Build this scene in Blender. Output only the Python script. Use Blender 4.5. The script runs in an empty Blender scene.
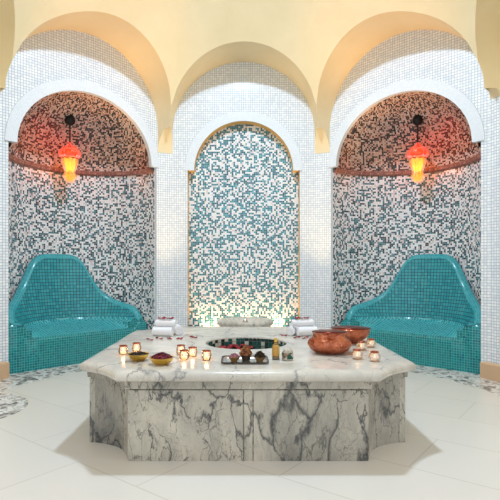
import bpy, math, random
from math import sin, cos, pi, sqrt, atan2, radians
random.seed(7)
C = bpy.context.scene.collection

# ------------------------------------------------------------------ helpers
def lin(r, g, b):
    f = lambda c: (c/255/12.92) if c/255 <= .04045 else ((c/255+.055)/1.055)**2.4
    return (f(r), f(g), f(b), 1)

class NT:
    def __init__(s, name):
        s.m = bpy.data.materials.new(name); s.m.use_nodes = True
        s.t = s.m.node_tree; s.n = s.t.nodes; s.l = s.t.links
        s.b = s.n['Principled BSDF']
    def new(s, typ, **kw):
        n = s.n.new(typ)
        for k, v in kw.items(): setattr(n, k, v)
        return n
    def put(s, sock, v):
        if isinstance(v, bpy.types.NodeSocket): s.l.new(v, sock)
        elif v is not None: sock.default_value = v
    def math(s, op, a, b=None, c=None, clamp=False):
        n = s.new('ShaderNodeMath', operation=op); n.use_clamp = clamp
        s.put(n.inputs[0], a); s.put(n.inputs[1], b); s.put(n.inputs[2], c)
        return n.outputs[0]
    def vmath(s, op, a, b=None, scale=None):
        n = s.new('ShaderNodeVectorMath', operation=op)
        s.put(n.inputs[0], a); s.put(n.inputs[1], b)
        if scale is not None: n.inputs['Scale'].default_value = scale
        return n.outputs['Value'] if op in ('LENGTH', 'DISTANCE', 'DOT_PRODUCT') else n.outputs['Vector']
    def mix(s, f, a, b):
        n = s.new('ShaderNodeMix', data_type='RGBA')
        s.put(n.inputs[0], f); s.put(n.inputs[6], a); s.put(n.inputs[7], b)
        return n.outputs[2]
    def ramp(s, f, stops, interp='LINEAR'):
        n = s.new('ShaderNodeValToRGB'); cr = n.color_ramp; cr.interpolation = interp
        while len(cr.elements) < len(stops): cr.elements.new(.5)
        for e, (p, c) in zip(cr.elements, stops):
            e.position = p; e.color = c if len(c) == 4 else (*c, 1)
        s.put(n.inputs[0], f)
        return n.outputs[0]
    def noise(s, vec, scale, detail=3, rough=.5, color=False):
        n = s.new('ShaderNodeTexNoise'); s.put(n.inputs['Vector'], vec)
        n.inputs['Scale'].default_value = scale; n.inputs['Detail'].default_value = detail
        n.inputs['Roughness'].default_value = rough
        return n.outputs['Color'] if color else n.outputs['Fac']
    def vor(s, vec, scale, feature='F1', out='Distance'):
        n = s.new('ShaderNodeTexVoronoi', feature=feature); s.put(n.inputs['Vector'], vec)
        n.inputs['Scale'].default_value = scale
        return n.outputs[out]
    def coord(s, k='Object'): return s.new('ShaderNodeTexCoord').outputs[k]
    def set(s, **kw):
        names = dict(color='Base Color', rough='Roughness', metal='Metallic', trans='Transmission Weight', ior='IOR',
                     emit='Emission Color', es='Emission Strength', coat='Coat Weight', alpha='Alpha', spec='Specular IOR Level',
                     sss='Subsurface Weight', sheen='Sheen Weight')
        for k, v in kw.items(): s.put(s.b.inputs[names[k]], v)
        return s
    def bump(s, h, strength=.3, dist=.01):
        n = s.new('ShaderNodeBump'); n.inputs['Strength'].default_value = strength; n.inputs['Distance'].default_value = dist
        s.put(n.inputs['Height'], h); s.l.new(n.outputs[0], s.b.inputs['Normal'])

def simple(name, color, rough=.5, **kw):
    t = NT(name); t.set(color=color, rough=rough, **kw); return t.m

def mosaic(name, cell, stops, grout, rough=.25, gap=.09, interp='CONSTANT', bump=.15):
    t = NT(name)
    uv = t.coord('UV')
    sc = t.vmath('SCALE', uv, scale=1/cell)
    fl = t.vmath('FLOOR', sc); fr = t.vmath('FRACTION', sc)
    wn = t.new('ShaderNodeTexWhiteNoise', noise_dimensions='3D'); t.l.new(fl, wn.inputs['Vector'])
    col = t.ramp(wn.outputs['Value'], stops, interp)
    sp = t.new('ShaderNodeSeparateXYZ'); t.l.new(fr, sp.inputs[0])
    ax = t.math('ABSOLUTE', t.math('SUBTRACT', sp.outputs[0], .5)); ay = t.math('ABSOLUTE', t.math('SUBTRACT', sp.outputs[1], .5))
    m = t.math('GREATER_THAN', t.math('MAXIMUM', ax, ay), .5-gap)
    t.set(color=t.mix(m, col, grout), rough=t.math('MULTIPLY_ADD', m, .5, rough))
    if bump: t.bump(t.math('SUBTRACT', 1, m), bump, .002)
    return t.m

def marble(name, base, cloud, vein, vscale=1.6, width=.035, amount=1.0, rough=.18, thin=.5, rot=(.5, .9, .3)):
    t = NT(name)
    o = t.coord('Object')
    mp = t.new('ShaderNodeMapping'); t.l.new(o, mp.inputs['Vector']); mp.inputs['Rotation'].default_value = rot
    mp.inputs['Scale'].default_value = (1, 1, .5)
    warp = t.vmath('SCALE', t.vmath('SUBTRACT', t.noise(mp.outputs[0], 2.2, 6, .6, True), (.5, .5, .5)), scale=.5)
    v = t.vmath('ADD', mp.outputs[0], warp)
    e1 = t.vor(v, vscale, 'DISTANCE_TO_EDGE'); e2 = t.vor(v, vscale*3.1, 'DISTANCE_TO_EDGE')
    n1 = t.noise(o, 2.3, 4); n2 = t.noise(o, 4.7, 4)
    w1 = t.math('MULTIPLY', t.math('SUBTRACT', n1, .40, clamp=True), width*6)
    v1 = t.math('SUBTRACT', 1, t.math('DIVIDE', e1, t.math('ADD', w1, .0015)), clamp=True)
    w2 = t.math('MULTIPLY', t.math('SUBTRACT', n2, .42, clamp=True), width*5)
    v2 = t.math('MULTIPLY', t.math('SUBTRACT', 1, t.math('DIVIDE', e2, t.math('ADD', w2, .0015)), clamp=True), thin)
    e3 = t.vor(v, vscale*7.3, 'DISTANCE_TO_EDGE'); n3 = t.noise(o, 7.1, 3)
    w3 = t.math('MULTIPLY', t.math('SUBTRACT', n3, .40, clamp=True), width*5)
    v3 = t.math('MULTIPLY', t.math('SUBTRACT', 1, t.math('DIVIDE', e3, t.math('ADD', w3, .0015)), clamp=True), thin*.55)
    vv = t.math('MULTIPLY', t.math('MAXIMUM', t.math('MAXIMUM', v1, v2), v3), amount, clamp=True)
    cl = t.ramp(t.noise(v, 1.7, 7, .65), [(.33, base), (.64, cloud)])
    t.set(color=t.mix(vv, cl, vein), rough=rough)
    return t.m

def mesh(name, verts, faces, mat, parent=None, uvs=None, smooth=False, loc=(0, 0, 0), rz=0, autouv=True):
    me = bpy.data.meshes.new(name); me.from_pydata([tuple(v) for v in verts], [], faces)
    mats = mat if isinstance(mat, (list, tuple)) else [mat]
    for m in mats: me.materials.append(m)
    if uvs is not None or autouv:
        ul = me.uv_layers.new(name='UVMap')
        for p in me.polygons:
            n = p.normal; ax = max(range(3), key=lambda i: abs(n[i]))
            for li in p.loop_indices:
                vi = me.loops[li].vertex_index
                if uvs is not None: ul.data[li].uv = uvs[vi]
                else:
                    c = me.vertices[vi].co
                    ul.data[li].uv = (c.y, c.z) if ax == 0 else (c.x, c.z) if ax == 1 else (c.x, c.y)
    if smooth:
        for p in me.polygons: p.use_smooth = True
        if smooth != True: me.set_sharp_from_angle(angle=radians(smooth))
    o = bpy.data.objects.new(name, me); C.objects.link(o); o.location = loc; o.rotation_euler = (0, 0, rz)
    if parent: o.parent = parent
    return o

def tag(o, label=None, cat=None, group=None, kind=None):
    if label: o['label'] = label
    if cat: o['category'] = cat
    if group: o['group'] = group
    if kind: o['kind'] = kind
    return o

def empty(name, loc, label, cat, group=None, rz=0):
    o = bpy.data.objects.new(name, None); C.objects.link(o); o.location = loc; o.rotation_euler = (0, 0, rz)
    o.empty_display_size = .05
    return tag(o, label, cat, group)

def copy_tree(o, parent=None):
    c = o.copy(); C.objects.link(c); c.parent = parent
    for ch in [x for x in bpy.data.objects if x.parent == o]: copy_tree(ch, c)
    return c

class MB:
    def __init__(s): s.v = []; s.f = []
    def add(s, v, f):
        b = len(s.v); s.v += v; s.f += [tuple(i+b for i in q) for q in f]; return s
    def box(s, x0, x1, y0, y1, z0, z1):
        v = [(x, y, z) for z in (z0, z1) for y in (y0, y1) for x in (x0, x1)]
        return s.add(v, [(0, 2, 3, 1), (4, 5, 7, 6), (0, 1, 5, 4), (2, 6, 7, 3), (0, 4, 6, 2), (1, 3, 7, 5)])
    def grid(s, rows, closed=False):
        n = len(rows[0]); v = [p for r in rows for p in r]; f = []
        for i in range(len(rows)-1):
            for j in range(n if closed else n-1):
                k = (j+1) % n
                f.append((i*n+j, i*n+k, (i+1)*n+k, (i+1)*n+j))
        return s.add(v, f)
    def lathe(s, prof, seg=32, mod=None, c=(0, 0, 0), sx=1, sy=1):
        rows = []
        for (r, z) in prof:
            rows.append([(c[0]+sx*r*(mod(2*pi*j/seg, z) if mod else 1)*cos(2*pi*j/seg),
                          c[1]+sy*r*(mod(2*pi*j/seg, z) if mod else 1)*sin(2*pi*j/seg), c[2]+z) for j in range(seg)])
        b = len(s.v); s.grid(rows, True)
        if prof[0][0] > 1e-4: s.f.append(tuple(b+j for j in reversed(range(seg))))
        if prof[-1][0] > 1e-4: s.f.append(tuple(b+(len(prof)-1)*seg+j for j in range(seg)))
        return s
    def build(s, name, mat, parent=None, **kw): return mesh(name, s.v, s.f, mat, parent, **kw)

# ------------------------------------------------------------------ materials
plaster_t = NT('warm_plaster')
pn = plaster_t.noise(plaster_t.coord(), 2.5, 5, .6)
plaster_t.set(color=plaster_t.ramp(pn, [(.3, (.80, .64, .385)), (.7, (.85, .69, .44))]), rough=.75)
plaster_t.bump(plaster_t.noise(plaster_t.coord(), 60, 3), .08, .004)
M_plaster = plaster_t.m
W = lambda *a: lin(*a)
M_white = mosaic('white_glass_mosaic', .033, [(0, W(236, 240, 245)), (.4, W(246, 248, 250)), (.75, W(229, 234, 241))], W(176, 182, 192), .2, .085)
M_white_fine = mosaic('fine_white_mosaic', .02, [(0, W(233, 238, 244)), (.5, W(228, 233, 240))], W(212, 218, 226), .25, .07, bump=.05)
M_niche = mosaic('white_teal_black_mosaic', .0255, [(0, W(246, 244, 244)), (.26, W(226, 208, 208)), (.40, W(30, 104, 114)), (.58, W(22, 46, 56)), (.74, W(96, 138, 146)), (.84, W(246, 242, 240))], W(196, 194, 196), .22, .045, bump=0)
M_vault = mosaic('beige_black_lit_mosaic', .0255, [(0, W(226, 196, 180)), (.30, W(196, 158, 140)), (.48, W(34, 50, 54)), (.66, W(24, 28, 32)), (.78, W(110, 90, 84)), (.88, W(232, 214, 202))], W(150, 130, 122), .25, .045, bump=0)  # vault tiles, with some of the lantern's red light put into the colours
M_teal_mix = mosaic('white_teal_mosaic', .0255, [(0, W(246, 244, 244)), (.30, W(226, 214, 216)), (.40, W(0, 118, 138)), (.66, W(66, 164, 176)), (.76, W(0, 92, 110)), (.90, W(246, 240, 240))], W(222, 220, 220), .2, .045, bump=0)
M_bench_back = mosaic('turquoise_mosaic', .046, [(0, W(58, 164, 172)), (.35, W(50, 155, 164)), (.7, W(66, 170, 176))], W(8, 62, 78), .14, .08)
M_bench_rim = mosaic('turquoise_rim_mosaic', .03, [(0, W(54, 160, 170)), (.5, W(66, 170, 178))], W(88, 176, 182), .16, .06)
M_bench_seat = mosaic('turquoise_seat_mosaic', .04, [(0, W(44, 158, 168)), (.4, W(54, 168, 176)), (.75, W(38, 148, 160))], W(120, 200, 202), .12, .06)
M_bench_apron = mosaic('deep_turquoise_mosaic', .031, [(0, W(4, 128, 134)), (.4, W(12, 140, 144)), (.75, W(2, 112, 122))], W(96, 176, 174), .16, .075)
M_basin_mosaic = mosaic('green_basin_mosaic', .04, [(0, W(20, 60, 58)), (.35, W(200, 200, 186)), (.55, W(16, 84, 80)), (.8, W(30, 40, 44))], W(90, 96, 90), .2, .05)
M_band = mosaic('rust_cornice_mosaic', .03, [(0, W(170, 112, 98)), (.4, W(144, 92, 80)), (.7, W(190, 140, 124))], W(120, 82, 74), .4, .08)
M_gold = simple('warm_gold_reveal', lin(226, 178, 96), .45)  # golden plaster tone with the warm light along the niche edge put in
M_slab = marble('pale_marble', W(228, 221, 208), W(182, 177, 168), W(126, 126, 128), 2.0, .03, .8, .2, .4)
M_panel = marble('veined_marble', W(212, 205, 188), W(122, 120, 114), W(50, 54, 60), 3.6, .05, .9, .22, .75)
M_stone = simple('sandstone', lin(214, 178, 142), .6)
M_petal = simple('red_petal', lin(150, 10, 30), .55)
M_towel_t = NT('white_terry'); M_towel_t.set(color=lin(242, 242, 246), rough=.95, sheen=.3)
M_towel_t.bump(M_towel_t.noise(M_towel_t.coord(), 420, 2), .6, .003); M_towel = M_towel_t.m
M_black = simple('black_metal', (.012, .012, .012, 1), .4, metal=.3)
M_goldmetal_t = NT('hammered_brass'); M_goldmetal_t.set(color=lin(235, 196, 96), rough=.3, metal=1.0)
M_goldmetal_t.bump(M_goldmetal_t.vor(M_goldmetal_t.coord(), 70), .5, .004); M_brass = M_goldmetal_t.m
ct = NT('hammered_copper'); cv = ct.vor(ct.coord(), 48)
ct.set(color=ct.ramp(ct.noise(ct.coord(), 18, 4), [(.3, lin(150, 72, 50)), (.7, lin(222, 140, 108))]), rough=.26, metal=1.0); ct.bump(cv, .6, .006); M_copper = ct.m
M_copper_in = simple('dark_copper', lin(112, 48, 36), .4, metal=.9)
M_silver = simple('silver_tray_metal', lin(205, 200, 192), .25, metal=.9)
M_darkrim = simple('dark_rim', lin(70, 62, 56), .4, metal=.7)
M_wax = simple('candle_wax', lin(255, 240, 220), .5, emit=lin(255, 190, 120), es=.2)  # faint emission stands in for flame light glowing through the wax
M_flame = simple('flame', lin(255, 200, 120), .5, emit=lin(255, 200, 110), es=6)

def glassy(name, tint, glossy=.12, emit=None, es=0, mixw=.25, rough=.08):
    t = NT(name); out = [n for n in t.n if n.type == 'OUTPUT_MATERIAL'][0]
    tr = t.new('ShaderNodeBsdfTransparent'); tr.inputs[0].default_value = tint
    gl = t.new('ShaderNodeBsdfGlossy'); gl.inputs['Roughness'].default_value = rough
    df = t.new('ShaderNodeBsdfTranslucent'); df.inputs[0].default_value = tint
    m1 = t.new('ShaderNodeMixShader'); m1.inputs[0].default_value = mixw; t.l.new(tr.outputs[0], m1.inputs[1]); t.l.new(df.outputs[0], m1.inputs[2])
    fr = t.new('ShaderNodeFresnel'); fr.inputs[0].default_value = 1.5
    m2 = t.new('ShaderNodeMixShader'); t.l.new(t.math('ADD', fr.outputs[0], glossy, clamp=True), m2.inputs[0]); t.l.new(m1.outputs[0], m2.inputs[1]); t.l.new(gl.outputs[0], m2.inputs[2])
    last = m2.outputs[0]
    if emit:
        em = t.new('ShaderNodeEmission'); em.inputs[0].default_value = emit; em.inputs[1].default_value = es
        ad = t.new('ShaderNodeAddShader'); t.l.new(last, ad.inputs[0]); t.l.new(em.outputs[0], ad.inputs[1]); last = ad.outputs[0]
    t.l.new(last, out.inputs['Surface'])
    return t.m
M_glass = glassy('clear_glass', (.97, .96, .95, 1), .14, mixw=.10)
M_bottle_glass = glassy('bottle_glass', (.98, .98, .96, 1), .02, mixw=.03)
M_brass_dark = simple('aged_bowl_brass', lin(150, 122, 84), .4, metal=.8)
M_mercury = glassy('mercury_glass', (.86, .82, .80, 1), .6, mixw=.45, rough=.22)
M_lant_red = glassy('red_lantern_glass', (1, .12, .03, 1), .05, lin(255, 60, 10), .7, .85)
M_lant_yel = glassy('amber_lantern_glass', (1, .55, .12, 1), .05, lin(255, 150, 50), .6, .5)
M_oil = simple('amber_oil', lin(255, 196, 30), .12)

# pebble / stone floor
ft = NT('cream_limestone_and_pebbles'); o_ = ft.coord('Object')
sp = ft.new('ShaderNodeSeparateXYZ'); ft.l.new(o_, sp.inputs[0])
r_ = ft.vmath('LENGTH', ft.vmath('MULTIPLY', o_, (1, 1, 0)))
mask1 = ft.math('GREATER_THAN', r_, 2.56)
d2 = ft.vmath('DISTANCE', ft.vmath('MULTIPLY', o_, (1, 1, 0)), (-2.55, .02, 0))
mask2 = ft.math('LESS_THAN', d2, .56)
front = ft.math('GREATER_THAN', sp.outputs[1], -1.6)
mask = ft.math('MULTIPLY', ft.math('MAXIMUM', mask1, mask2), front)
wv = ft.vmath('ADD', o_, ft.vmath('SCALE', ft.noise(o_, 9, 2, .5, True), scale=.03))
pc = ft.ramp(ft.vor(wv, 19, 'F1', 'Color'), [(.0, lin(240, 238, 234)), (.38, lin(224, 219, 212)), (.5, lin(104, 98, 98)), (.62, lin(186, 174, 164)), (.72, lin(242, 240, 238))], 'CONSTANT')
pe = ft.math('LESS_THAN', ft.vor(wv, 19, 'DISTANCE_TO_EDGE'), .07)
peb = ft.mix(pe, pc, lin(186, 180, 172))
rt = ft.new('ShaderNodeMapping'); ft.l.new(o_, rt.inputs['Vector']); rt.inputs['Rotation'].default_value = (0, 0, radians(38)); rt.inputs['Location'].default_value = (.18, .33, 0)
bk = ft.new('ShaderNodeTexBrick', offset=.5); ft.l.new(rt.outputs[0], bk.inputs['Vector'])
bk.inputs['Scale'].default_value = 1; bk.inputs['Brick Width'].default_value = 1.15; bk.inputs['Row Height'].default_value = .62
bk.inputs['Mortar Size'].default_value = .006; bk.inputs['Mortar Smooth'].default_value = .3
bk.inputs['Color1'].default_value = lin(233, 227, 218); bk.inputs['Color2'].default_value = lin(230, 224, 215); bk.inputs['Mortar'].default_value = lin(212, 205, 195)
cl = ft.mix(ft.math('MULTIPLY', ft.noise(o_, 1.6, 6, .65), .35), bk.outputs['Color'], lin(214, 206, 194))
ft.set(color=ft.mix(mask, cl, peb), rough=.3)
M_floor = ft.m

# ------------------------------------------------------------------ room: octagon, centre at origin
R, W1 = 2.814, 1.045              # facet distance, half width between piers
ZS, A_ = 3.246, 1.045             # dome arch spring height, radius
RHO, ZC = 2.84, 2.46              # dome sphere
WTOP = 4.36

n = 96
fv = [(0, 0, 0)]; fv[0] = (0, 0, 0)
mesh('floor', [(5.6*cos(2*pi*i/n), 5.6*sin(2*pi*i/n), 0) for i in range(n)], [tuple(range(n))], M_floor)['kind'] = 'structure'

def ysph(x, z): return sqrt(max(0, RHO**2-x*x-(z-ZC)**2))
def sector(rz, V, F):
    T = math.tan(pi/8)
    cols = []
    N = 40
    # front edge points across the sector, found by walking down the sphere at each azimuth
    def front(az):
        lo, hi = 0.0, pi/2   # elevation from sphere centre; hi outside the arch
        e_hi = pi/2; e = pi/2
        while e > 0:
            rr = RHO*cos(e); x = rr*sin(az); z = ZC+RHO*sin(e)
            if x*x+(z-ZS)**2 < A_*A_: break
            e -= .01
        lo, hi = e, e+.01
        for _ in range(30):
            m = (lo+hi)/2; rr = RHO*cos(m); x = rr*sin(az); z = ZC+RHO*sin(m)
            if x*x+(z-ZS)**2 < A_*A_: lo = m
            else: hi = m
        return hi
    def P(az, e): rr = RHO*cos(e); return (rr*sin(az), rr*cos(az), ZC+RHO*sin(e))
    azs = [-pi/8+pi/4*i/N for i in range(N+1)]
    es = [front(a) for a in azs]
    K = 24; ETOP = math.acos(.36/RHO)      # oculus radius .36
    rows = [[P(azs[i], es[i]+(ETOP-es[i])*k/K) for i in range(N+1)] for k in range(K+1)]
    mb = MB(); mb.grid(rows)
    # intrados: front edge to wall
    fe = rows[0]
    x0 = fe[-1][0]; z0 = fe[-1][2]; a0 = atan2(z0-ZS, x0)
    def leg(sg):
        pts = []
        for i in range(1, 11):
            a = a0*(1-i/10); pts.append((sg*A_*cos(a), A_*cos(a)/T, ZS+A_*sin(a)))
        for z in [3.246-.01]: pass
        return pts
    right = leg(1); left = leg(-1)[::-1]
    full = left+fe+right
    back = [(x, R+.002, z) for (x, y, z) in full]
    mb.grid([full, back])
    c, s = cos(rz), sin(rz)
    b = len(V); V += [(x*c-y*s, x*s+y*c, z) for x, y, z in mb.v]; F += [tuple(q+b for q in f) for f in mb.f]
V, F = [], []
for k in range(8): sector(k*pi/4, V, F)
def widen(x, y):
    az = math.degrees(atan2(abs(x), y)); u = max(0, min(1, (az-48)/19)); u = u*u*(3-2*u)
    return x+math.copysign(.12*u, x)
V = [(widen(x, y), y, z) for x, y, z in V]
dome = mesh('ceiling', V, F, M_plaster, smooth=35); dome['kind'] = 'structure'
# oculus: glazed ring at the crown
oz = ZC+sqrt(RHO**2-.36**2)
oc = MB().lathe([(.36, 0), (.36, .25), (.42, .25), (.42, 0), (.36, 0)], 48, c=(0, 0, oz-.01)); oc.f = [f for f in oc.f if len(f) == 4]
oc.build('oculus_ring', M_plaster, dome)

# corbels: wedge between two neighbouring arches, its underside curving back to the pier
def corbel(k):
    az = pi/8+k*pi/4
    rr0, rr1 = A_/sin(pi/8), sqrt(W1*W1+R*R)*cos(pi/8-math.atan(W1/R))
    zt, zb = 3.36, 2.94
    # local frame: +y along the corner direction, x across
    hw = lambda r: (r-rr0)*math.tan(pi/8)  # half width, planes are parallel to the facet normals
    rows = []
    top = ZS+.0
    M = 12
    mb = MB()
    L, Rr = [], []
    fr = []
    for i in range(M+1):
        t = i/M; z = zt+(zb-zt)*t
        r = rr0+(rr1-rr0)*(1-(1-t)**2)
        fr.append((r, z))
    mb.grid([[(-hw(r)-.0005, r, z) for r, z in fr], [(hw(r)+.0005, r, z) for r, z in fr]])
    for sg in (-1, 1):
        mb.grid([[(sg*hw(r), r, z) for r, z in fr], [(sg*hw(rr1), rr1, z) for r, z in fr]])
    # the straight ridge above the cut is closed by the arches themselves
    c_, s_ = cos(-az), sin(-az); w2 = []
    for x, y, z in mb.v:
        X, Y = x*c_-y*s_, x*s_+y*c_; X = widen(X, Y); w2.append((X*c_+Y*s_, -X*s_+Y*c_, z))
    mb.v = w2
    o = mb.build('corbel', M_plaster, None, rz=-az); return o
def vertex_dir(k): return pi/8+k*pi/4

def facet(name, k, hl, ra, rise, zs, depth, mwall, mreveal, ztop=WTOP, band=True, solid=False):
    """wall facet with an arched opening; local +y points outward"""
    rz = -k*pi/4
    if solid:
        o = mesh(name, [(-W1, R, 0), (W1, R, 0), (W1, R, ztop), (-W1, R, ztop)], [(0, 1, 2, 3)], mwall, rz=rz); o['kind'] = 'structure'; return o
    NA = 40
    inner = [(-hl, 0), (-hl, zs), (-ra, zs)]
    WO = W1+(.0 if k == 0 else .12)
    outer = [(-WO, 0), (-WO, zs), (-WO, zs)]
    ca = atan2(ztop-zs, WO)
    angs = sorted([pi-pi*i/NA for i in range(1, NA)]+[ca, pi-ca], reverse=True)
    for a in angs:
        inner.append((ra*cos(a), zs+rise*sin(a)))
        tx = WO/abs(cos(a)) if abs(cos(a)) > 1e-6 else 1e9; tz = (ztop-zs)/sin(a); t = min(tx, tz)
        outer.append((t*cos(a), zs+t*sin(a)))
    inner += [(ra, zs), (hl, zs), (hl, 0)]; outer += [(WO, zs), (WO, zs), (WO, 0)]
    mb = MB(); m = len(inner)
    mb.grid([[(x, R, z) for x, z in outer], [(x, R, z) for x, z in inner]])
    o = mb.build(name, mwall, rz=rz); o['kind'] = 'structure'
    rv = MB().grid([[(x, R, z) for x, z in inner], [(x, R+depth, z) for x, z in inner]])
    rv.build('reveal', mreveal, o)
    if band:
        bw = .135; pr = .014
        A = [pi*i/NA for i in range(NA+1)]
        rows = [[((ra+d)*cos(a), R-p, zs+(rise+d)*sin(a)) for a in A] for d, p in ((0, 0), (0, pr), (bw, pr), (bw+.006, 0))]
        bb = MB().grid(rows)
        uv = []
        for d in (0, 0, bw, bw+.006): uv += [(a*(ra+.07), d) for a in A]
        mesh('archivolt', bb.v, bb.f, M_white_fine, o, uvs=uv)
    return o

wall_back = facet('wall_back', 0, .824, .728, .728, 2.695, .15, M_white, M_gold)
bkm = MB().box(-.9, .9, R+.15, R+.19, 0, 3.6); bkm.build('mosaic_panel', M_teal_mix, wall_back)
wl = facet('wall_back_left', -1, 1.025, .93, .81, 2.72, .05, M_white, M_white_fine)
wr = facet('wall_back_right', 1, 1.025, .93, .81, 2.72, .05, M_white, M_white_fine)
RA = 1.022; YA = R+.05
def apse(par):
    NT_ = 64; rows = []; uv = []
    th = [-pi/2+pi*i/NT_ for i in range(NT_+1)]
    for z in [0, .5, 1, 1.5, 2, 2.4, 2.72]:
        rows.append([(RA*sin(t), YA+RA*cos(t), z) for t in th]); uv += [(t*RA, z) for t in th]
    mesh('niche_wall', MB().grid(rows).v, MB().grid(rows).f, M_niche, par, uvs=uv, smooth=True)
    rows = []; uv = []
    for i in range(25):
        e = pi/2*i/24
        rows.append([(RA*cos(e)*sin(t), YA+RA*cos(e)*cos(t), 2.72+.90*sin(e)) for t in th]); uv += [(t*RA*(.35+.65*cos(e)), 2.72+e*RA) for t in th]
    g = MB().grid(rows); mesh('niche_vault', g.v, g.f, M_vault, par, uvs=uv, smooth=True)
    # thin projecting cornice round the apse at springing height
    pr = [(0, -.05), (.035, -.035), (.05, 0), (.05, .02), (0, .03)]
    rows = []; uv = []
    for j, (d, z) in enumerate(pr):
        rows.append([((RA-d)*sin(t), YA+(RA-d)*cos(t), 2.70+z) for t in th]); uv += [(t*RA, j*.03) for t in th]
    g = MB().grid(rows); mesh('cornice', g.v, g.f, M_band, par, uvs=uv, smooth=30)
apse(wl); apse(wr)
facet('wall_left', -2, 0, 0, 0, 0, 0, M_plaster, None, solid=True)
facet('wall_right', 2, 0, 0, 0, 0, 0, M_plaster, None, solid=True)  # warm plaster colour stands in for yellow light from a doorway here
facet('wall_front_left', -3, .95, .95, .95, 2.5, .3, M_white, M_plaster, band=False)  # arches in both unseen front sides are opened to admit soft fill light
facet('wall_front_right', 3, .95, .95, .95, 2.5, .3, M_white, M_plaster, band=False)
facet('wall_front', 4, .99, .99, .99, 2.5, .3, M_white, M_plaster, band=False)

# piers between facets (narrow, mosaic clad, sandstone foot) and their corbels
rr1 = sqrt(W1*W1+R*R)*cos(pi/8-math.atan(W1/R)); hwp = sqrt(W1*W1+R*R)*sin(pi/8-math.atan(W1/R))
for k in range(8):
    az = pi/8+k*pi/4
    p = MB().box(-hwp, hwp, rr1, rr1+.12, 0, 3.4).build('trim_%d' % (k+1), M_white, rz=-az); p['kind'] = 'structure'
    h = hwp+.04; y0 = rr1-.04
    b = MB()
    prof = [(0, 0), (0, .16), (.012, .185), (.03, .19)]
    b.add([(-h, y0, 0), (h, y0, 0), (h, y0, .17), (-h, y0, .17), (-h+.012, y0+.015, .19), (h-.012, y0+.015, .19),
           (-h, rr1+.1, 0), (h, rr1+.1, 0), (h, rr1+.1, .17), (-h, rr1+.1, .17), (-h+.012, rr1+.1, .19), (h-.012, rr1+.1, .19)],
          [(0, 1, 2, 3), (3, 2, 5, 4), (1, 7, 8, 2), (6, 0, 3, 9), (2, 8, 11, 5), (9, 3, 4, 10), (4, 5, 11, 10)])
    b.build('base_block', M_stone, p)
    c = corbel(k); c.parent = p; c.rotation_euler = (0, 0, 0)
    if k in (1, -2, 6):
        sh = .03 if k == 1 else -.03
        p.location.x = sh; c.location = (-sh*cos(az), -sh*sin(az), 0)

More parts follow.
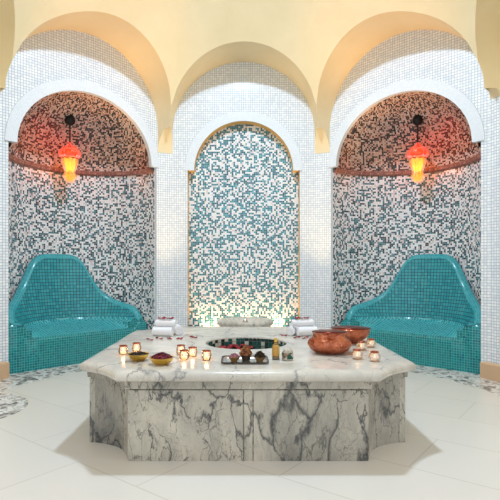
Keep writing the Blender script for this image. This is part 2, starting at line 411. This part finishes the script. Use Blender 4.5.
# ------------------------------------------------------------------ mosaic benches
def bench(k, label):
    near = 1 if k > 0 else -1      # the side of the niche nearer the doorway is fuller
    rz = -k*pi/4
    th0 = radians(78); N = 72
    root = empty('mosaic_bench', (0, 0, 0), label, 'bench', 'built-in turquoise benches', rz)
    H = [(0, 1.465), (12, 1.46), (18, 1.42), (23, 1.33), (28, 1.17), (33, 1.02), (40, .885), (50, .79), (60, .735), (70, .70), (75, .68), (78, .63)]
    def h(t):
        d = abs(math.degrees(t)); d = d/1.17 if t*near > 0 else d
        for (a, x), (b, y) in zip(H, H[1:]):
            if d <= b:
                u = (d-a)/(b-a); return x+(y-x)*u
        return H[-1][1]
    ths = [-th0+2*th0*i/N for i in range(N+1)]
    hs = [h(t)-.11*max(0, (abs(math.degrees(t))-66)/12)**2 for t in ths]
    for _ in range(2): hs = [hs[0]]+[(hs[i-1]+2*hs[i]+hs[i+1])/4 for i in range(1, N)]+[hs[-1]]
    P = lambda r, t, z: (r*sin(t), YA+r*cos(t), z)
    def path(t, hh):
        rim = [P(.988, t, hh-.02), P(.970, t, hh-.004), P(.945, t, hh), P(.915, t, hh-.006), P(.893, t, hh-.026), P(.882, t, hh-.06)]
        back = [P(.882, t, hh-.06)]
        zj = .55
        for i in range(1, 9):
            u = i/8; back.append(P(.882-.10*u**1.3, t, (hh-.06)+(zj-(hh-.06))*u))
        seat = [back[-1], P(.768, t, .515), P(.74, t, .497), P(.70, t, .487)]
        xs, ys = .70*sin(t), YA+.70*cos(t)
        yf = min(YA+.165, ys-.004)
        for i in range(1, 9):
            u = i/8; seat.append((xs*(1+.04*u), ys+(yf-ys)*u, .487-.085*u-.0*u))
        e = seat[-1]
        dy = max(.003, min(.028, e[1]-YA-.1365))
        apron = [e, (e[0], e[1]-dy*.64, e[2]-.010), (e[0], e[1]-dy, e[2]-.035)]
        for i in range(1, 7):
            u = i/6; apron.append((e[0], e[1]-dy, (e[2]-.035)*(1-u)))
        return rim, back, seat, apron
    paths = [path(t, hh) for t, hh in zip(ths, hs)]
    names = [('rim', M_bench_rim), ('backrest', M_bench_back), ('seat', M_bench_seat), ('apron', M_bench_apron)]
    off = [0, 0, 0, 0]
    for q, (nm, mt) in enumerate(names):
        rows = [[paths[i][q][j] for i in range(N+1)] for j in range(len(paths[0][q]))]
        uv = []
        for j in range(len(rows)):
            for i, t in enumerate(ths):
                if q <= 1:
                    L = sum(math.dist(paths[i][q][a], paths[i][q][a+1]) for a in range(j))
                    uv.append((t*.86, (paths[i][q][j][2] if q == 1 else L)))
                elif q == 2:
                    uv.append((rows[j][i][0], rows[j][i][1]))
                else: uv.append((rows[j][i][0], rows[j][i][2]))
        g = MB().grid(rows)
        o = mesh(nm, g.v, g.f, mt, root, uvs=uv, smooth=True)
        if q == 0: rimo = o
    # closed arm ends, down to the floor
    for i, sg in ((0, 1), (N, -1)):
        line = paths[i][0]+paths[i][1][1:]+paths[i][2][1:]
        cap = MB(); cap.grid([line, [(x, y, 0) for x, y, z in line]])
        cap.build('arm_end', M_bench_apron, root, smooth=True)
    # front of arms: strip between the last path and chord plane
    for sg in (-1, 1):
        ap = MB()
        xi, xo = .62, .98
        ze = hs[-1 if sg > 0 else 0]-.02
        yf = YA+.134
        NZ = 24; prof = []
        for j in range(NZ+1):
            u = j/NZ; x = xi+(xo-xi)*u
            q = max(0, min(1, (x-.75)/.13)); z = .404+(ze-.404)*(.5-.5*cos(pi*q))-(.04*((x-.88)/.115)**2 if x > .88 else 0)
            prof.append((sg*x, z))
        ap.grid([[(x, yf+.09, z+.012) for x, z in prof], [(x, yf+.02, z-.006) for x, z in prof], [(x, yf, z-.035) for x, z in prof], [(x, yf, 0) for x, z in prof]])
        ap.grid([[(prof[-1][0], yf+.07, prof[-1][1]), (prof[-1][0], yf+.07, 0)], [(prof[-1][0], yf, prof[-1][1]-.035), (prof[-1][0], yf, 0)]])
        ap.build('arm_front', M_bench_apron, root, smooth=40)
    return root
bench(-1, 'turquoise mosaic bench with humped back in the left niche')
bench(1, 'turquoise mosaic bench with humped back in the right niche')

# ------------------------------------------------------------------ lanterns
def lantern(k, sx, label, rodlen=.30):
    rz = -k*pi/4; c, s = cos(rz), sin(rz); x, y = sx, R+.75
    root = empty('hanging_lantern', (x*c-y*s, x*s+y*c, 3.03), label, 'pendant lamp', 'hanging glass lanterns', rz)
    zt = 2.72+.90*sqrt(max(0, 1-((y-YA)**2+x*x)/RA**2))-3.03
    MB().lathe([(.0, zt-.085), (.035, zt-.08), (.066, zt-.055), (.076, zt-.015), (.06, zt+.05)], 24).build('canopy', M_black, root, smooth=True)
    MB().lathe([(.011, -.02), (.011, zt-.05)], 10).build('rod', M_black, root)
    rib = lambda a, z: 1+.055*abs(sin(6*a))
    MB().lathe([(.0, .02), (.018, .01), (.022, -.012), (.05, -.03), (.095, -.06), (.132, -.10), (.15, -.145), (.146, -.18), (.125, -.205), (.098, -.215)], 96, rib).build('glass_cap', M_lant_red, root, smooth=True)
    rib2 = lambda a, z: 1+.13*abs(sin(4*a))
    MB().lathe([(.098, -.215), (.105, -.25), (.098, -.30), (.082, -.35), (.068, -.39), (.062, -.41), (.072, -.43), (.085, -.455), (.082, -.49), (.06, -.53), (.03, -.56), (.0, -.57)], 64, rib2).build('glass_bulb', M_lant_yel, root, smooth=True)
    MB().lathe([(.106, -.222), (.112, -.215), (.106, -.208), (.10, -.215)], 48).build('collar', simple('aged_brass', lin(150, 84, 30), .35, metal=.8), root, smooth=True)
    for z, e, col, r in ((-.13, 1.2, (1, .16, .08), .03), (-.33, 1.7, (1, .42, .16), .03)):
        l = bpy.data.lights.new('lantern_light', 'POINT'); l.energy = e; l.color = col; l.shadow_soft_size = r
        lo = bpy.data.objects.new('lantern_light', l); C.objects.link(lo); lo.parent = root; lo.location = (0, 0, z)
    return root
lantern(-1, .07, 'red and amber glass lantern hanging in the left niche')
lantern(1, -.07, 'red and amber glass lantern hanging in the right niche')

# ------------------------------------------------------------------ fluted basin in the back niche
fb = empty('marble_basin', (.02, R-.32, 0), 'white fluted marble basin in front of the teal mosaic niche', 'basin')
fl = lambda a, z: 1+(.05*abs(sin(13*a)) if z > .40 else 0)
MB().lathe([(.10, .30), (.16, .36), (.27, .42), (.335, .45), (.372, .475), (.378, .51), (.365, .535), (.335, .535), (.29, .50), (.18, .46), (.0, .45)], 160, fl).build('bowl', M_slab, fb, smooth=True)
MB().lathe([(.17, 0), (.17, .04), (.12, .07), (.09, .12), (.085, .24), (.11, .31)], 32).build('pedestal', M_slab, fb, smooth=40)
MB().lathe([(.04, .452), (.04, .50), (.025, .535), (.0, .56)], 20).build('spout', M_silver, fb, smooth=True)

# ------------------------------------------------------------------ marble table
tab = empty('marble_table', (0, 0, 0), 'large square marble massage table with cut corners and round water basin', 'table')
def outline(hs, hc, n=10, bow=.06):
    """square of half size hs, straight sides out to hc, concave cut corners"""
    pts = []
    for q in range(4):
        a = q*pi/2; c, s = cos(a), sin(a)
        # side facing -y ends at (hc,-hs); corner to (hs,-hc)
        side = [(-hc+2*hc*i/12, -hs) for i in range(12)]
        cor = []
        for i in range(n):
            u = i/n; x = hc+(hs-hc)*u; y = -hs+(hs-hc)*u
            b = bow*sin(pi*u); cor.append((x-b*.707, y+b*.707))
        pts += [(x*c-y*s, x*s+y*c) for x, y in side+cor]
    return pts
def offset(pts, d):
    out = []
    n = len(pts)
    for i in range(n):
        (x0, y0), (x1, y1) = pts[i-1], pts[(i+1) % n]
        tx, ty = x1-x0, y1-y0; L = math.hypot(tx, ty); out.append((pts[i][0]+ty/L*d, pts[i][1]-tx/L*d))
    return out
so = outline(1.175, .845, bow=.035)
prof = [(-.10, 0), (-.035, 0), (-.012, -.005), (.006, -.015), (.018, -.030), (.02, -.042), (.014, -.058), (-.004, -.071), (-.03, -.076), (-.10, -.076)]
rows = [[(x, y, .60+z) for x, y in (offset(so, d) if d > -.05 else [(px*.93, py*.93) for px, py in so])] for d, z in prof]
sl = MB(); sl.grid(rows, True)
inner = [(x*.93, y*.93, .60) for x, y in so]
circ = [(.36*cos(atan2(y, x)), .36*sin(atan2(y, x)), .60) for x, y, z in inner]
rowsI = [[tuple(a[i]+(b[i]-a[i])*k/6 for i in range(3)) for a, b in zip(inner, circ)] for k in range(7)]
rowsI.append([(x*.985, y*.985, .588) for x, y, z in circ]); rowsI.append([(x*.985, y*.985, .545) for x, y, z in circ])
sl.grid(rowsI, True)
slab = sl.build('slab', M_slab, tab, smooth=35)
# base: core with panels
bo = [(x*1.02, y) for x, y in outline(1.10, .775, bow=.075)]
bs = MB(); bs.grid([[(x, y, z) for x, y in bo] for z in (0, .53)], True); bs.build('base', M_panel, tab, smooth=30)
up = MB(); up.grid([[(x, y, z) for x, y in offset(bo, d)] for d, z in ((.0, .470), (.034, .474), (.036, .50), (.036, .53))], True); up.build('top_moulding', M_panel, tab, smooth=30)
for q in range(4):
    a = q*pi/2
    kx = 1.02 if q % 2 else 1
    for (x0, x1) in ((-.782, -.035), (.035, .782)):
        pm = MB().box(x0, x1, -1.118*kx, -1.08, 0.0, .462)
        o = pm.build('side_panel', M_panel, tab, rz=a)
    MB().box(-.028, .028, -1.112, -1.095, 0, .462).build('centre_strip', M_panel, tab, rz=a)
    for (px, py) in ((1.108, -.765),):
        MB().box(px-.018, px+.004, py-.02, py+.5, 0, .462)
# water basin inside the slab
MB().lathe([(.354, .586), (.35, .50), (.335, .44), (.25, .40), (.0, .395)], 64)
bz = MB(); rws = []; uv = []
for r, z in [(.3545, .588), (.35, .52), (.345, .46), (.30, .42), (.0, .41)]:
    rws.append([(r*cos(2*pi*j/64), r*sin(2*pi*j/64), z) for j in range(65)]); uv += [(2*pi*j/64*.35, z) for j in range(65)]
bz.grid(rws); mesh('basin', bz.v, bz.f, M_basin_mosaic, tab, uvs=uv, smooth=True)
wt = NT('basin_water'); wt.set(color=(.02, .05, .045, 1), rough=.06, trans=.6, ior=1.33); wt.bump(wt.noise(wt.coord(), 12, 2), .15, .01)
MB().lathe([(.0, .519), (.349, .52)], 64).build('water', wt.m, tab)
bpy.data.objects['water'].data.update()

# ------------------------------------------------------------------ candles
def spin(prof, seg=28): return MB().lathe(prof, seg)
def candle(x, y, kind, label, rz=0, s=1.0):
    root = empty('candle_holder', (x, y, .60), label, 'candle holder', 'candles glowing on the table' if kind == 'clear' else 'silvered candle globes', rz)
    if kind == 'clear':
        k = s
        spin([(.0, .002), (.024*k, .0), (.034*k, .008), (.037*k, .03), (.034*k, .05), (.028*k, .058), (.030*k, .066)]).build('glass', M_glass, root, smooth=True)
        spin([(.030*k, .062), (.033*k, .065), (.033*k, .068), (.030*k, .070), (.0265*k, .068), (.030*k, .062)]).build('rim', M_copper, root, smooth=True)
        spin([(.0, .004), (.018*k, .004), (.019*k, .022), (.0, .023)]).build('wax', M_wax, root, smooth=40)
    else:
        k = s; fc = lambda a, z: 1+.04*abs(sin(5*a+z*60))
        MB().lathe([(.018, 0), (.030, .005), (.039, .020), (.041, .034), (.036, .048), (.027, .058), (.026, .064)], 60, fc).build('glass', M_mercury, root, smooth=True)
        spin([(.026, .060), (.031, .064), (.031, .069), (.026, .071), (.024, .066), (.026, .060)]).build('rim', M_copper, root, smooth=True)
        spin([(.0, .004), (.020, .004), (.021, .024), (.0, .025)]).build('wax', M_wax, root, smooth=40)
    spin([(.0, .027), (.004, .031), (.005, .037), (.003, .046), (.0, .053)], 12).build('flame', M_flame, root, smooth=True)
    l = bpy.data.lights.new('candle_light', 'POINT'); l.energy = .22 if kind == 'clear' else .05; l.color = (1, .50, .20); l.shadow_soft_size = .01
    lo = bpy.data.objects.new('candle_light', l); C.objects.link(lo); lo.parent = root; lo.location = (0, 0, .045)
candle(-.946, -.583, 'clear', 'clear glass candle holder at the far left edge of the table')
candle(-.870, -.461, 'clear', 'clear glass candle holder just behind the small brass bowl of dark tea')
candle(-.507, -.566, 'clear', 'rear left glass candle holder in the cluster right of the petal bowl')
candle(-.457, -.791, 'clear', 'front glass candle holder in the cluster right of the petal bowl')
candle(-.408, -.666, 'clear', 'right glass candle holder of the three beside the petal bowl')
candle(-.294, -.807, 'clear', 'lone lit glass candle holder left of the silver tray')
candle(.923, -.387, 'mercury', 'silvered candle globe standing just right of the wide copper bowl')
candle(1.035, -.25, 'mercury', 'silvered candle globe nearest the far right table edge')
candle(.797, -.769, 'mercury', 'silvered candle globe touching the bulbous copper bowl in front')
candle(.899, -.851, 'mercury', 'silvered candle globe nearest the front right corner')

# ------------------------------------------------------------------ bowls
def flakes(name, mat, parent, n, rad, z0, hgt, size, seed, loc=(0, 0, 0), round_=False):
    rnd = random.Random(seed); mb = MB()
    mb.lathe([(rad*.98, z0), (rad*.7, z0+hgt*.45), (rad*.35, z0+hgt*.8), (.0, z0+hgt*.9)], 16)
    for i in range(n):
        r = rad*sqrt(rnd.random())*.95; a = rnd.random()*2*pi
        z = z0+hgt*(1-(r/rad)**1.6)*.95+rnd.uniform(-.2, .5)*size
        x, y = r*cos(a), r*sin(a); b = rnd.random()*2*pi; tl = rnd.uniform(-.8, .8); s = size*rnd.uniform(.6, 1.2)
        ux, uy, uz = cos(b)*cos(tl), sin(b)*cos(tl), sin(tl); vx, vy = -sin(b), cos(b)
        if round_:
            k = .5*s; mb.add([(x+k, y, z), (x-k, y, z), (x, y+k, z), (x, y-k, z), (x, y, z+k), (x, y, z-k)], [(0, 2, 4), (2, 1, 4), (1, 3, 4), (3, 0, 4), (2, 0, 5), (1, 2, 5), (3, 1, 5), (0, 3, 5)])
        else:
            P_ = [(x+ux*s, y+uy*s, z+uz*s), (x+vx*s*.5, y+vy*s*.5, z+s*.18), (x-ux*s, y-uy*s, z-uz*s), (x-vx*s*.5, y-vy*s*.5, z+s*.18), (x, y, z-s*.18)]
            mb.add(P_, [(0, 1, 4), (1, 2, 4), (2, 3, 4), (3, 0, 4)])
    return mb.build(name, mat, parent, loc=loc)
def varied(name, c1, c2, sc=60):
    t = NT(name); t.set(color=t.ramp(t.noise(t.coord(), sc, 2), [(.35, c1), (.65, c2)]), rough=.7); return t.m
M_tea = varied('dark_tea', lin(30, 24, 22), lin(86, 70, 58)); M_rose = varied('dried_rose', lin(70, 10, 24), lin(140, 30, 52))
M_pink = varied('pink_petals', lin(150, 90, 100), lin(196, 140, 146)); M_date = varied('brown_balls', lin(66, 34, 18), lin(176, 108, 58), 40)
M_herb = varied('green_herbs', lin(30, 30, 20), lin(96, 74, 46))

def bowl(name, x, y, prof, mat, label, group=None, seg=48, mod=None, z=.60):
    open_ = prof[-1][0] > 1e-4
    root = empty(name, (x, y, z), label, 'bowl', group)
    lb_ = MB().lathe(prof, seg, mod)
    if open_: lb_.f.pop()
    lb_.build('bowl_body', mat, root, smooth=40)
    return root
hm = lambda a, z: 1+.012*abs(sin(14*a))
for x, y, lb, mt, cl_, sc, hg, sd in ((-.78, -.82, 'small brass bowl of dark tea leaves at left', M_tea, 'dark dried tea leaves heaped in the left brass bowl', 1.02, .018, 1),
                              (-.592, -.955, 'small brass bowl of dried rose petals near the front edge', M_rose, 'dried red rose petals heaped in the front brass bowl', 1.1, .04, 2)):
    bowl('brass_bowl', x, y, [(.0, .0), (.038*sc, .0), (.045*sc, .006), (.063*sc, .022), (.071*sc, .041), (.077*sc, .049), (.073*sc, .049), (.060*sc, .028), (.03*sc, .012), (.0, .010)], M_brass, lb, 'small brass bowls', 64, hm)
    o = flakes('dried_petals' if mt is M_rose else 'tea_leaves', mt, None, 260, .070*sc, .040, hg, .0095, sd, loc=(x, y, .60)); tag(o, cl_, 'dried petals' if mt is M_rose else 'tea leaves', kind='stuff')
flute = lambda a, z: 1+(.03*abs(sin(18*a)) if .02 < z < .11 else 0)
b1 = bowl('copper_bowl', .645, -.50, [(.0, 0), (.10, 0), (.115, .006), (.145, .028), (.163, .058), (.166, .078), (.155, .103), (.136, .122), (.128, .135), (.130, .152), (.137, .163), (.132, .164)], M_copper, 'bulbous hammered copper bowl with a narrow neck in front', 'copper bowls', 108, flute)
b2 = bowl('copper_bowl', .925, .0, [(.0, 0), (.07, 0), (.075, .012), (.10, .022), (.14, .05), (.163, .085), (.170, .122), (.176, .128), (.172, .131)], M_copper, 'wide flared copper bowl standing behind the bulbous one', 'copper bowls', 96)
MB().lathe([(.132, .164), (.124, .150), (.122, .135), (.145, .10), (.152, .07), (.13, .03), (.0, .012)], 64).build('inside', M_copper_in, b1, smooth=True)
MB().lathe([(.172, .131), (.165, .122), (.155, .088), (.13, .055), (.09, .03), (.0, .022)], 64).build('inside', M_copper_in, b2, smooth=True)

# tray with three little bowls
tr = empty('serving_tray', (-.02, -.845, .60), 'rectangular silver tray with dark rim holding three little bowls', 'tray')
def rrect(w, d, r, n=6):
    pts = []
    for cx, cy, a0 in ((w-r, d-r, 0), (-w+r, d-r, pi/2), (-w+r, -d+r, pi), (w-r, -d+r, 3*pi/2)):
        for i in range(n+1): a = a0+pi/2*i/n; pts.append((cx+r*cos(a), cy+r*sin(a)))
    return pts
g = MB(); rws = [[(x, y, z) for x, y in rrect(w, d, .04)] for w, d, z in ((.15, .115, 0), (.158, .123, .010), (.154, .119, .0105), (.148, .113, .004))]
g.grid(rws, True); g.f += [tuple(range(3*28, 4*28)), tuple(reversed(range(28)))]; g.build('tray_plate', M_silver, tr)
g = MB(); rws = [[(x, y, z) for x, y in rrect(w, d, .04)] for w, d, z in ((.156, .121, .006), (.166, .131, .012), (.166, .131, .017), (.155, .120, .011))]
g.grid(rws+[rws[0]], True); g.build('tray_rim', M_darkrim, tr, smooth=40)
tz = .6045
sb = [(.0, 0), (.022, 0), (.024, .005), (.036, .02), (.044, .032), (.041, .033), (.03, .018), (.0, .010)]
bowl('little_bowl', -.095, -.875, sb, M_brass_dark, 'little bowl of pink petals on the left of the tray', 'little bowls on the tray', 32, z=tz)
tag(flakes('pink_petals', M_pink, None, 120, .038, .028, .026, .009, 4, loc=(-.095, -.875, tz)), 'dried pink petals heaped in the left little bowl on the tray', 'petals', kind='stuff')
bowl('little_bowl', -.012, -.835, [(.0, 0), (.026, 0), (.03, .012), (.036, .03), (.04, .045), (.037, .046), (.028, .02), (.0, .012)], M_darkrim, 'dark little bowl heaped with brown balls at the tray centre', 'little bowls on the tray', 32, z=tz)
tag(flakes('brown_spice_balls', M_date, None, 90, .044, .04, .062, .022, 5, loc=(-.012, -.835, tz), round_=True), 'brown spice balls heaped high in the middle tray bowl', 'spice', kind='stuff')
bowl('little_bowl', .085, -.875, sb, M_brass_dark, 'little bowl of dark dried herbs on the right of the tray', 'little bowls on the tray', 32, z=tz)
tag(flakes('dried_herbs', M_herb, None, 130, .040, .028, .04, .013, 6, loc=(.085, -.875, tz)), 'dark dried herbs heaped in the right little bowl on the tray', 'herbs', kind='stuff')

# oil bottle
bt = empty('oil_bottle', (.205, -.775, .60), 'clear glass bottle of golden oil with a round stopper', 'bottle')
sq = lambda a, z: 1.0/max(abs(cos(a)), abs(sin(a)))**.55 if z < .10 else 1
MB().lathe([(.0, 0), (.026, .0), (.027, .004), (.027, .092), (.024, .104), (.012, .114), (.011, .128)], 48, sq).build('glass', M_bottle_glass, bt, smooth=30)
MB().lathe([(.0, .028), (.0255, .028), (.0255, .090), (.020, .099), (.0, .10)], 48, sq).build('oil', M_oil, bt, smooth=30)
MB().lathe([(.0, .008), (.0255, .008), (.0255, .026), (.0, .027)], 48, sq).build('herb_layer', M_brass_dark, bt, smooth=30)
MB().lathe([(.012, .124), (.014, .128), (.009, .134), (.013, .142), (.013, .150), (.0, .158)], 20).build('stopper', M_brass, bt, smooth=True)
# patterned jar
jt = NT('jar_band'); jo = jt.coord()
jt.set(color=jt.ramp(jt.vor(jo, 38, 'F1', 'Color'), [(0, lin(150, 120, 100)), (.4, lin(20, 80, 62)), (.6, lin(196, 180, 164)), (.8, lin(90, 60, 52))], 'CONSTANT'), rough=.4)
jr = empty('patterned_jar', (.287, -.81, .60), 'squat patterned jar in brown and green beside the oil bottle', 'jar')
MB().lathe([(.0, 0), (.036, 0), (.041, .005), (.042, .012)], 32).build('foot', M_silver, jr, smooth=40)
MB().lathe([(.040, .012), (.042, .03), (.041, .05), (.037, .058)], 32).build('jar_body', jt.m, jr, smooth=40)
MB().lathe([(.038, .057), (.036, .068), (.028, .078), (.012, .083), (.0, .083)], 32).build('lid', varied('jar_lid', lin(150, 140, 120), lin(214, 206, 190), 90), jr, smooth=40)

# ------------------------------------------------------------------ towels
def spiral_roll(turns=3.2, rad=.045, L=.2, flat=1.0):
    """roll of cloth, axis along local x, resting on z = 0"""
    mb = MB(); N = 110; th = rad/turns*.86
    out, inn = [], []
    for i in range(N+1):
        a = 2*pi*turns*i/N; r = .004+(rad-.004)*i/N
        out.append((r*cos(a), r*sin(a))); inn.append((max(.0005, r-th)*cos(a), max(.0005, r-th)*sin(a)))
    loop = out+inn[::-1]
    m = len(loop)
    def ring(x, sh):
        return [(x, y*(1), rad+z*flat) for (y, z) in (((p[0]*sh), (p[1]*sh)) for p in loop)]
    rows = [ring(-L/2, .96), ring(-L/2+.006, 1), ring(L/2-.006, 1), ring(L/2, .96)]
    mb.grid(rows, True)
    for b, fl_ in ((0, 1), (3*m, 0)):
        for i in range(N):
            q = (b+i, b+i+1, b+m-2-i, b+m-1-i); mb.f.append(q if fl_ else q[::-1])
    # no gap between layers: solid core
    mb.lathe([(.0, -L/2+.006), (rad*.93, -L/2+.006), (rad*.93, L/2-.006), (.0, L/2-.006)], 32)
    n2 = 32*4; base = len(mb.v)-n2
    for i in range(base, len(mb.v)):
        x, y, z = mb.v[i]; mb.v[i] = (z, x, rad+y*flat)
    return mb
def towel(x, y, z, rz, rad, L, label, grp='white towels on the table', flat=1.0):
    o = spiral_roll(rad=rad, L=L, flat=flat).build('rolled_towel', M_towel, None, smooth=40, loc=(x, y, z-rad*(1-flat)), rz=rz)
    return tag(o, label, 'towel', grp)
tz1 = .60
towel(-.80, .40, tz1, radians(-14), .047, .20, 'white rolled towel, lower left one of the left stack')
towel(-.68, .545, tz1, radians(-74), .047, .20, 'white rolled towel, lower right one of the left stack')
towel(-.775, .41, tz1+.092, radians(-10), .034, .20, 'white rolled towel lying on top of the left stack')
towel(.47, .50, tz1, radians(70), .045, .20, 'white rolled towel, lower left one of the right stack')
towel(.60, .42, tz1, radians(16), .045, .20, 'white rolled towel, lower right one of the right stack')
towel(.56, .45, tz1+.088, radians(10), .035, .21, 'white rolled towel lying on top of the right stack')

# petals
def petal_mesh():
    V_, F_ = [], []
    nr, ns = 4, 14
    V_.append((0, 0, 0))
    for i in range(1, nr+1):
        for j in range(ns):
            a = 2*pi*j/ns; r = i/nr
            V_.append((.018*r*cos(a), .013*r*sin(a), .007*r*r*(1+.5*cos(2*a))))
    for j in range(ns): F_.append((0, 1+j, 1+(j+1) % ns))
    for i in range(nr-1):
        for j in range(ns): F_.append((1+i*ns+j, 1+(i+1)*ns+j, 1+(i+1)*ns+(j+1) % ns, 1+i*ns+(j+1) % ns))
    return V_, F_
pv, pf = petal_mesh()
proto = [None]
rp = random.Random(3)
def petal(x, y, z, label, group, s=1.0):
    if proto[0] is None:
        o = mesh('rose_petal', pv, pf, M_petal, smooth=True)
        md = o.modifiers.new('thickness', 'SOLIDIFY'); md.thickness = .0012; md.offset = 1; proto[0] = o
    else: o = proto[0].copy(); C.objects.link(o)
    o.location = (x, y, z+.002); o.rotation_euler = (rp.uniform(-.25, .25), rp.uniform(-.25, .25), rp.uniform(0, 6.28)); o.scale = (s, s, s)
    tag(o, label, 'petal', group)
for x, y in ((-.90, .17), (-.86, .12), (-.83, .25), (-.78, .20), (-.72, .23), (-.70, .19), (-.63, .20), (-.60, .19), (-.52, .33), (-.50, .30), (-.47, .26)):
    petal(x, y, .60, 'dark red rose petal on the marble in front of the left towels', 'petals in front of the left towels', 1.15)
for x, dy in ((-.80, 0), (-.775, .012), (-.755, -.01), (-.73, .006), (-.70, -.006), (-.685, .008)):
    petal(x-.03, .41-.176*(x+.745)+dy, .60+.092+.072, 'dark red rose petal on top of the left towel stack', 'petals on the left towels', 1.4)
for x, y in ((.355, .42), (.39, .40), (.47, .28), (.505, .30), (.54, .22), (.58, .30)):
    petal(x, y, .60, 'dark red rose petal on the marble in front of the right towels', 'petals in front of the right towels', 1.15)
for x, dy in ((.50, 0), (.53, .008), (.55, -.008), (.59, .004), (.60, -.004)):
    petal(x, .45+.176*(x-.56)+dy, .60+.088+.074, 'dark red rose petal on top of the right towel stack', 'petals on the right towels', 1.4)
for i in range(56):
    x, y = rp.uniform(-.27, .08), rp.uniform(.06, .31)
    if x*x+y*y > .325**2: continue
    petal(x, y, .521, 'red rose petal floating on the water of the table basin', 'petals floating in the table basin', 1.3)

# ------------------------------------------------------------------ lights
def area(name, loc, rot, size, energy, col, shape='DISK', sy=None):
    l = bpy.data.lights.new(name, 'AREA'); l.energy = energy; l.color = col; l.shape = shape; l.size = size
    if sy: l.size_y = sy
    o = bpy.data.objects.new(name, l); C.objects.link(o); o.location = loc; o.rotation_euler = rot; return o
area('oculus_daylight', (0, 0, oz+.05), (0, 0, 0), .36, 145, (.63, .81, 1))
def spot(name, loc, target, energy, col, ang=70, blend=.6, r=.04):
    from mathutils import Vector
    l = bpy.data.lights.new(name, 'SPOT'); l.energy = energy; l.color = col; l.spot_size = radians(ang); l.spot_blend = blend; l.shadow_soft_size = r
    o = bpy.data.objects.new(name, l); C.objects.link(o); o.location = loc
    o.rotation_euler = (Vector(target)-Vector(loc)).to_track_quat('-Z', 'Y').to_euler(); return o
WARM = (1, .72, .38)
for k in (-1, 0):
    az = pi/8+k*pi/4
    r = 2.55
    spot('pier_uplight', (r*sin(az), r*cos(az), .25), (2.93*sin(az), 2.93*cos(az), 3.2), 140, WARM, 34, .9)
for k in (-1, 0, 1):  # unseen spots added near the floor to warm the soffits, without fixtures
    az = k*pi/4; r = 2.05
    spot('arch_fill_spot', (2.45*sin(az), 2.45*cos(az), .3), (2.60*sin(az), 2.60*cos(az), 4.2), 290 if k == 0 else 200, (1, .46, .13), 36, .8, .08)
for x in (-.5, 0, .5):
    spot('niche_uplight', (x, R+.03, .25), (x, R+.15, 2.2), 17, (1, .72, .36), 110, .8)
w = bpy.data.worlds.new('World'); bpy.context.scene.world = w; w.use_nodes = True
bg = w.node_tree.nodes['Background']; bg.inputs[0].default_value = (.92, .96, 1.0, 1); bg.inputs[1].default_value = .97

# ------------------------------------------------------------------ camera
cam = bpy.data.cameras.new('camera'); co = bpy.data.objects.new('camera', cam); C.objects.link(co)
co.location = (-.054, -4.25, 1.26); co.rotation_euler = (pi/2, 0, 0)
cam.sensor_width = 36; cam.lens = 480/500*36; cam.shift_x = .02; cam.shift_y = .036; cam.clip_start = .05
sc = bpy.context.scene; sc.camera = co
sc.view_settings.view_transform = 'Standard'; sc.view_settings.look = 'None'; sc.view_settings.gamma = 1
sc.view_settings.exposure = 0.2; sc.view_settings.use_curve_mapping = False
